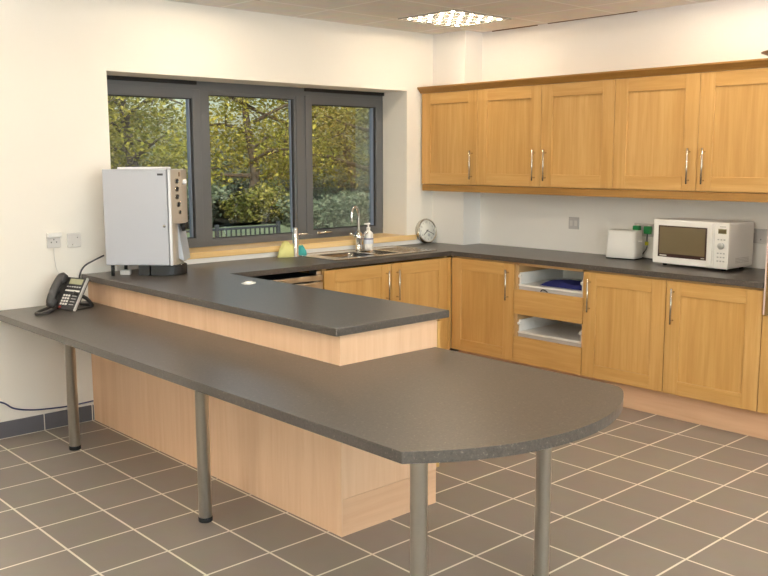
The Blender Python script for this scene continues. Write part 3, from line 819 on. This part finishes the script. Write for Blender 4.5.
for y, z in ((.055, -.02), (.0, -.022), (-.055, .01)): MB().box(-.0118, -.0112, y-.003, y+.003, z-.004, z+.004).build('pin_hole', M['ink'], T)
def plug(y, label):
    z = 1.124
    T = thing('plug', label, 'plug', (-.0115, y, z))
    MB().prism([(-.021, -.026), (.021, -.026), (.025, .0), (.023, .026), (-.023, .026), (-.025, .0)], 0, .034,
               X=Matrix(((0, 0, -1, 0), (1, 0, 0, 0), (0, 1, 0, 0), (0, 0, 0, 1))), bev=.004).build('plug_body', M['green'], T)
    return T
T = plug(-1.826, 'green plug behind the toaster')
MB().tube([(-.02, -.018, -.02), (-.022, -.035, -.06), (-.02, -.045, -.12), (-.02, -.05, -.192)], .0038, 8).build('cord', M['white'], T)
T = plug(-1.912, 'green plug between toaster and microwave with yellow-tagged grey cord')
MB().tube([(-.02, 0, -.024), (-.02, .002, -.06), (-.022, -.002, -.10), (-.02, .004, -.13), (-.024, .03, -.17), (-.03, .03, -.190), (-.04, -.02, -.1938), (-.06, -.1, -.1938)], .0042, 8).build('cord', M['cable'], T)
MB().box(-.03, -.014, -.008, .012, -.105, -.08, .002).build('cord_tag', M['yellow'], T)
# blue cable low on the left wall
b = MB().tube([(-4.2, -.012, .33), (-3.95, -.012, .27), (-3.774, -.012, .221), (-3.70, -.012, .17), (-3.60, -.012, .142), (-3.48, -.012, .128), (-3.36, -.012, .122), (-3.215, -.012, .126)], .0045, 8)
tag(b.build('cable', M['bluecable']), 'thin blue cable hanging along the wall above the skirting tiles', 'cable')
# white scrap on the peninsula
b = MB().prism([(-.045, -.03), (.0, -.042), (.044, -.022), (.05, .016), (.012, .036), (-.03, .03), (-.05, .0)], 0, .004, bev=.001,
               X=Matrix.Translation((-2.745, -1.06, .9254)) @ Matrix.Rotation(.5, 4, 'Z'))
b.lathe([(.024, 0), (.02, .006), (0, .009)], (-2.74, -1.055, .929), 14)
tag(b.build('paper_scrap', M['paper']), 'small crumpled white paper scrap lying on the peninsula worktop', 'paper')

# ------------------------------------------------------------------ toaster
loc = (-.132, -1.797, .9255)
T = thing('toaster', 'white two-slot toaster on the worktop left of the microwave', 'toaster', loc, math.radians(5))
def rr_ring(t, hx, hy, r, z, n=5):
    ring = []
    for (cx, cy, s) in ((hx-r, hy-r, 0), (-hx+r, hy-r, 1), (-hx+r, -hy+r, 2), (hx-r, -hy+r, 3)):
        for k in range(n+1):
            a = (s+k/n)*PI/2; ring.append(t.verts.new((cx+r*math.cos(a), cy+r*math.sin(a), z(cx+r*math.cos(a), cy+r*math.sin(a)) if callable(z) else z)))
    return ring
t = bmesh.new()
rings = [rr_ring(t, .062, .108, .018, .008), rr_ring(t, .066, .114, .022, .014), rr_ring(t, .064, .111, .022, .1),
         rr_ring(t, .06, .106, .022, lambda x, y: .185+.012*(y/.113)**2), rr_ring(t, .054, .103, .02, lambda x, y: .191+.012*(y/.113)**2)]
n = len(rings[0])
for a, c in zip(rings, rings[1:]):
    for k in range(n): t.faces.new([a[k], a[(k+1) % n], c[(k+1) % n], c[k]])
t.faces.new(rings[0][::-1]); t.faces.new(rings[-1])
b = MB(); b.join(t, 0, True); b.build('housing', M['white'], T)
for x in (-.024, .024): MB().box(x-.011, x+.011, -.085, .085, .1875, .1925, .001).build('slot', M['dark'], T)
MB().box(-.012, .012, -.132, -.108, .12, .132, .003).build('lever', M['white2'], T)
MB().box(-.058, .058, -.105, .105, 0, .0085, .002).build('base', M['rubber'], T)

# ------------------------------------------------------------------ microwave
loc = (-.33, -2.391, .9255)
T = thing('microwave', 'white microwave oven with dark glass door standing on the right worktop', 'microwave', loc, math.radians(-4.0))
# local: front faces -x, width along y (left = +y), origin at the centre of the front bottom edge
wy, hz, dp = .268, .300, .292
MB().box(.022, dp, -wy+.002, wy-.002, .018, hz-.004, .006).build('housing', M['white2'], T)
dy0, dy1 = wy, -.168                                 # door from the left edge to the control panel
D = MB().box(0, .024, dy1, dy0, .016, hz, .007, seg=3).build('door', M['white'], T)
MB().box(-.003, .0005, -.122, .226, .060, .262, .001).build('door_window', M['mw_dark'], D)
MB().box(-.0042, -.0028, -.112, .216, .082, .254, .001).build('door_glass', M['mw_glass'], D)
MB().box(-.0046, -.0028, .16, .21, .067, .073).build('door_print', M['key'], D)
MB().box(-.0046, -.0028, -.112, -.088, .067, .073).build('door_print', M['silver'], D)
b = MB().prism([(dy1+.03, .03), (dy1+.004, .03), (dy1+.004, .29), (dy1+.014, .29), (dy1+.034, .16)], -.016, .002, X=Matrix(((0, 0, 1, 0), (1, 0, 0, 0), (0, 1, 0, 0), (0, 0, 0, 1))), bev=.003)
b.build('door_handle', M['white'], D)
Pn = MB().box(.001, .024, -wy, dy1-.003, .016, hz, .006, seg=3).build('control_panel', M['white'], T)
MB().box(-.001, .0012, -.252, -.196, .232, .262, .0005).build('display', M['lcd'], Pn)
MB().box(-.0015, .001, -.249, -.199, .235, .259, .0005).build('display_glass', mat('dark_display', (94, 84, 56), .2), Pn)
MB().lathe([(.021, 0), (.021, .01), (.018, .014), (0, .014)], seg=24, X=Matrix(((0, 0, -1, .001), (0, 1, 0, -.22), (1, 0, 0, .158), (0, 0, 0, 1)))).build('dial_knob', M['silver'], Pn)
for i, z in enumerate((.196, .112, .088, .064)):
    for y in (-.2, -.22, -.24):
        MB().box(-.0008, .0012, y-.006, y+.006, z-.004, z+.004, .0005).build('button', M['silver'], Pn)
MB().box(-.0006, .0012, -.246, -.206, .272, .278).build('panel_print', M['silver'], Pn)
for k in range(5): pass
b = MB()
for k in range(4): b.box(.09, .24, -wy-.0005, -wy+.003, .05+k*.009, .053+k*.009)
b.build('vent', M['greyw'], T)
for x in (.06, .26):
    for y in (-.21, .21): MB().cyl((x, y, 0), (x, y, .02), .014, 14).build('foot', M['black'], T)

# ------------------------------------------------------------------ ceiling lights
CLL = 'square louvred ceiling light glowing above the corner of the wall cabinets'
loc = (-.7, -.705, ZC)
T0 = thing('ceiling_light', CLL, 'ceiling light', loc, group=None)
HX, HY = .292, .258
b = MB()
b.box(-HX-.012, HX+.012, HY, HY+.012, -.009, -.0005).box(-HX-.012, HX+.012, -HY-.012, -HY, -.009, -.0005).box(-HX-.012, -HX, -HY, HY, -.009, -.0005).box(HX, HX+.012, -HY, HY, -.009, -.0005)
b.build('frame', M['louvre'], T0)
nx, ny = 6, 5
b = MB()
for i in range(1, nx):
    x = -HX+2*HX*i/nx; b.box(x-.010, x+.010, -HY, HY, -.0085, -.003)
for j in range(1, ny):
    y = -HY+2*HY*j/ny; b.box(-HX, HX, y-.009, y+.009, -.0086, -.003)
b.build('louvre', M['louvre'], T0)
MB().box(-HX, HX, -HY, HY, -.0028, -.0008).build('reflector', M['louvre'], T0)
for i in range(nx):
    for j in range(ny):
        x = -HX+2*HX*(i+.5)/nx; y = -HY+2*HY*(j+.5)/ny
        MB().lathe([(.007, 0), (.0115, .0015), (.0115, .0054)], (x, y, -.0082), 10).build('lamp_cell', M['lamp'], T0)
# the rest of the room is lit by more of them and by added pendant uplights, out of the photograph's frame
LB = 'square louvred ceiling light over the room in front of the kitchen'
first = None
for i in range(4):
    for j in range(4):
        if i == 0 and j == 0: continue
        p = (-.7-1.8*i, -.7-1.8*j, ZC)
        if first is None:
            first = T1 = dup(T0, p, label=LB); T1['group'] = 'louvred ceiling lights of the room'
        else: dup(first, p, label=LB)
up = mat('added_pendant_tube', (255, 245, 230), .5, emit=(248, 247, 252), estr=110)  # glow of unseen pendants, put in to lift the ceiling brightness
first = None
for x, y, rz in ((-1.1, -4.2, PI/2), (-5.0, -6.5, 0), (-5.1, -1.5, PI/2), (-2.6, -5.9, 0), (-6.9, -3.4, PI/2)):
    if first is not None: dup(first, (x, y, 2.12), rz); continue
    T = first = thing('added_pendant_light', 'long unseen suspended lamp added to brighten the ceiling of the room', 'added fill lamp', (x, y, 2.12), rz, group='added suspended fill lamps')
    MB().box(-.7, .7, -.07, .07, -.03, 0, .006).box(-.7, .7, -.07, -.062, 0, .02).box(-.7, .7, .062, .07, 0, .02).build('housing', M['white2'], T)
    MB().box(-.68, .68, -.055, .055, .002, .012).build('tube', up, T)
    for q in (-.6, .6): MB().cyl((q, 0, .012), (q, 0, ZC-2.12-.001), .002, 6).build('wire', M['satin'], T)

# ------------------------------------------------------------------ outdoors
GZ = -.75
def bank(y): return GZ if y < 8.4 else GZ+.98*min(1, (y-8.4)/2.2)
t = bmesh.new(); ys = [.36, 8.4, 8.9, 9.5, 10.1, 10.6, 70]; rows = []
for y in ys: rows.append([t.verts.new((x, y, bank(y))) for x in (-40, 70)])
for a, c in zip(rows, rows[1:]): t.faces.new([a[0], a[1], c[1], c[0]])
r_ = bmesh.ops.solidify(t, geom=t.faces[:], thickness=.12)
lawn = MB(); lawn.join(t, 0, False); o = struct(lawn, 'lawn', M['lawn'])
BZ = GZ+.98-.13
def leaves(b_, centre, rad, n, size, rnd, mi=0, squash=1.0):
    bm = b_.bm
    for _ in range(n):
        while True:
            p = Vector((rnd.uniform(-1, 1), rnd.uniform(-1, 1), rnd.uniform(-1, 1)))
            if p.length < 1: break
        p = Vector((centre[0]+p.x*rad, centre[1]+p.y*rad, centre[2]+p.z*rad*squash))
        s = size*rnd.uniform(.6, 1.3)
        q = Matrix.Rotation(rnd.uniform(0, 6.3), 3, 'Z') @ Matrix.Rotation(rnd.uniform(-1.2, 1.2), 3, 'X') @ Matrix.Rotation(rnd.uniform(0, 6.3), 3, 'Z')
        vs = [bm.verts.new(p+q @ Vector(c)*s) for c in ((0, -.5, 0), (.28, 0, .08), (0, .5, 0), (-.28, 0, .08))]
        f = bm.faces.new(vs); f.material_index = mi
def tree(name, label, loc, h, spread, lo, seed, lm, nl=5200, lsize=.15, rad0=.16, group=None, clusters=46):
    rnd = random.Random(seed)
    T = thing(name, label, 'tree', loc, group=group)
    w = MB(); tips = []
    lean = Vector((rnd.uniform(-.25, .25), rnd.uniform(-.2, .2), 1)).normalized()
    top = lean*h
    mids = [Vector((0, 0, -.05)), lean*h*.25+Vector((rnd.uniform(-.15, .15), 0, 0)), lean*h*.6+Vector((rnd.uniform(-.3, .3), rnd.uniform(-.2, .2), 0)), top]
    w.tube(mids, rad0, 10, sub=5, radii=(rad0, rad0*.25))
    nb = 11
    for k in range(nb):
        f = .16+.75*k/nb; s = lean*h*f
        a = k*2.4+rnd.uniform(-.5, .5); L = spread*rnd.uniform(.65, 1.05)*(1.1-.5*f)
        d = Vector((math.cos(a), math.sin(a), rnd.uniform(-.05, .45)))
        p1 = s+d*L*.5+Vector((0, 0, rnd.uniform(-.1, .25))); p2 = s+d*L+Vector((0, 0, rnd.uniform(-.35, .3)))
        w.tube([s, p1, p2], .05, 7, sub=5, radii=(rad0*.45*(1-.5*f), .012)); tips += [p1, p2, (p1+p2)/2]
        for q in range(2):
            e = p1+Vector((rnd.uniform(-1, 1), rnd.uniform(-1, 1), rnd.uniform(-.5, .6)))*L*.35
            w.tube([p1.lerp(p2, .3*q), (p1+e)/2, e], .02, 6, sub=3, radii=(.03, .008)); tips.append(e)
    w.build('trunk', M['bark'], T)
    fl = MB()
    for k in range(clusters):
        c = tips[k % len(tips)]+Vector((rnd.gauss(0, .3), rnd.gauss(0, .3), rnd.gauss(0, .22)))*spread*.35
        if c.z < lo: c.z = lo+rnd.uniform(0, .5)
        leaves(fl, c, spread*.30, nl//clusters, lsize, rnd, squash=.75)
    fl.build('foliage', lm, T)
    return T
def shrub(name, label, loc, r, h, seed, lm, n=2600, lsize=.1):
    rnd = random.Random(seed); T = thing(name, label, 'shrub', loc)
    w = MB()
    for k in range(6):
        a = k*1.05; w.tube([(0, 0, -.02), (math.cos(a)*r*.3, math.sin(a)*r*.3, h*.45), (math.cos(a)*r*.6, math.sin(a)*r*.6, h*.85)], .02, 6, sub=3, radii=(.025, .006))
    w.build('stems', M['bark'], T)
    f = MB()
    for k in range(12):
        c = (rnd.uniform(-.7, .7)*r, rnd.uniform(-.7, .7)*r, h*rnd.uniform(.3, .8)); leaves(f, c, r*.5, n//12, lsize, rnd, squash=h/(r*2.2))
    f.build('foliage', lm, T); return T
tree('tree', 'yellow-green tree filling the left window pane', (3.3, 12.2, BZ), 4.6, 2.0, .75, 11, M['leafA'], 7000, .11)
tree('tree', 'leafy olive tree seen in the middle window pane', (7.0, 13.4, BZ), 5.0, 2.4, 1.0, 23, M['leafA'], 9000, .11)
tree('tree', 'spreading tree with bare dark limbs behind the right window pane', (10.2, 12.4, BZ), 5.0, 2.4, 1.1, 37, M['leafB'], 5600, .11, rad0=.2)
tree('tree', 'yellowing tree standing further back between middle and right panes', (11.6, 18.0, BZ), 6.0, 3.2, .6, 41, M['leafA'], 9500, .14)
tree('tree', 'olive tree standing further back behind the left pane', (6.0, 18.4, BZ), 4.4, 2.8, .4, 53, M['leafB'], 7000, .14)
tree('tree', 'tall tree furthest right behind the right window pane', (13.8, 17.2, BZ), 6.0, 3.0, .6, 67, M['leafB'], 7000, .14)
shrub('shrub', 'grey-green shrub behind the left end of the railing', (3.9, 11.0, BZ), .95, 1.0, 3, M['leafC'])
shrub('shrub', 'leafy olive shrub behind the middle of the railing', (5.9, 11.2, BZ), .75, 1.05, 5, M['leafB'])
shrub('shrub', 'wide grey-green shrub at the foot of the trees right of the railing', (6.75, 10.05, GZ+.6), 1.0, 1.05, 8, M['leafC'], 3600)
shrub('shrub', 'small grey-green shrub on the lawn brow low in the right window pane', (8.3, 10.3, GZ+.7), .8, .95, 29, M['leafC'], 3000)
shrub('shrub', 'low grey shrub in the right window pane under the bare limbs', (10.4, 14.9, BZ), 1.6, 1.2, 13, M['leafC'], 3600)
rnd = random.Random(99)
hd = MB()
for k in range(80):
    leaves(hd, (rnd.uniform(4, 36), rnd.uniform(24, 28), BZ+rnd.uniform(.1, 2.6)), 1.4, 150, .3, rnd, squash=.8)
tag(hd.build('hedge', M['leafC']), 'long grey-green thicket in the distance behind all the trees', 'hedge')
# railing
loc = (2.72, 8.0, GZ)
T = thing('railing', 'dark blue-grey metal railing on the lawn seen low in the middle pane', 'railing', loc)
rx0, rx1 = -2.2, 1.28
MB().box(rx0, rx1, -.02, .02, 1.15, 1.19, .004).build('top_rail', M['railing'], T)
MB().box(rx0, rx1, -.015, .015, .1, .13, .004).build('bottom_rail', M['railing'], T)
for x in (rx0, 0, rx1): MB().box(x-.03, x+.03, -.03, .03, 0, 1.25, .004).build('post', M['railing'], T)
nbar = 35
for k in range(1, nbar):
    x = rx0+(rx1-rx0)*k/nbar
    if min(abs(x-q) for q in (rx0, 0, rx1)) < .045: continue
    MB().box(x-.011, x+.011, -.009, .009, .13, 1.15).build('bar', M['railing'], T)

# ------------------------------------------------------------------ light and sky
w = bpy.data.worlds.new('sky'); SC.world = w; w.use_nodes = True
t = w.node_tree; bg = t.nodes['Background']
sky = t.nodes.new('ShaderNodeTexSky'); sky.sky_type = 'NISHITA'; sky.sun_disc = False
sky.sun_elevation = math.radians(38); sky.sun_rotation = math.radians(250); sky.dust_density = 3.0; sky.air_density = 1.2
t.links.new(sky.outputs[0], bg.inputs['Color']); bg.inputs['Strength'].default_value = .28
sl = bpy.data.lights.new('sun', 'SUN'); sl.energy = 7.5; sl.angle = math.radians(3); sl.color = (1, .93, .8)
so = bpy.data.objects.new('sun', sl); COL.objects.link(so)
so.rotation_euler = Vector((.3, .8, -.62)).to_track_quat('-Z', 'Y').to_euler()

# ------------------------------------------------------------------ camera
cam = bpy.data.cameras.new('camera'); co = bpy.data.objects.new('camera', cam); COL.objects.link(co)
yaw, pit, rol, foc = -.7414, -.1426, -.0021, 903.37
fwd = Vector((-math.sin(yaw)*math.cos(pit), math.cos(yaw)*math.cos(pit), math.sin(pit)))
rt = Vector((math.cos(yaw), math.sin(yaw), 0)); up = rt.cross(fwd)
Rr = math.cos(rol)*rt+math.sin(rol)*up; Ur = -math.sin(rol)*rt+math.cos(rol)*up
mw_ = Matrix((Rr, Ur, -fwd)).transposed().to_4x4(); mw_.translation = (-5.5735, -5.2725, 1.618)
co.matrix_world = mw_
cam.sensor_fit = 'HORIZONTAL'; cam.sensor_width = 36; cam.lens = foc/768*36; cam.clip_start = .05; cam.clip_end = 300
SC.camera = co
vs = SC.view_settings; vs.view_transform = 'Standard'; vs.look = 'None'; vs.exposure = .1; vs.gamma = 1; vs.use_curve_mapping = False
SC.display_settings.display_device = 'sRGB'
SC.cycles.use_denoising = True
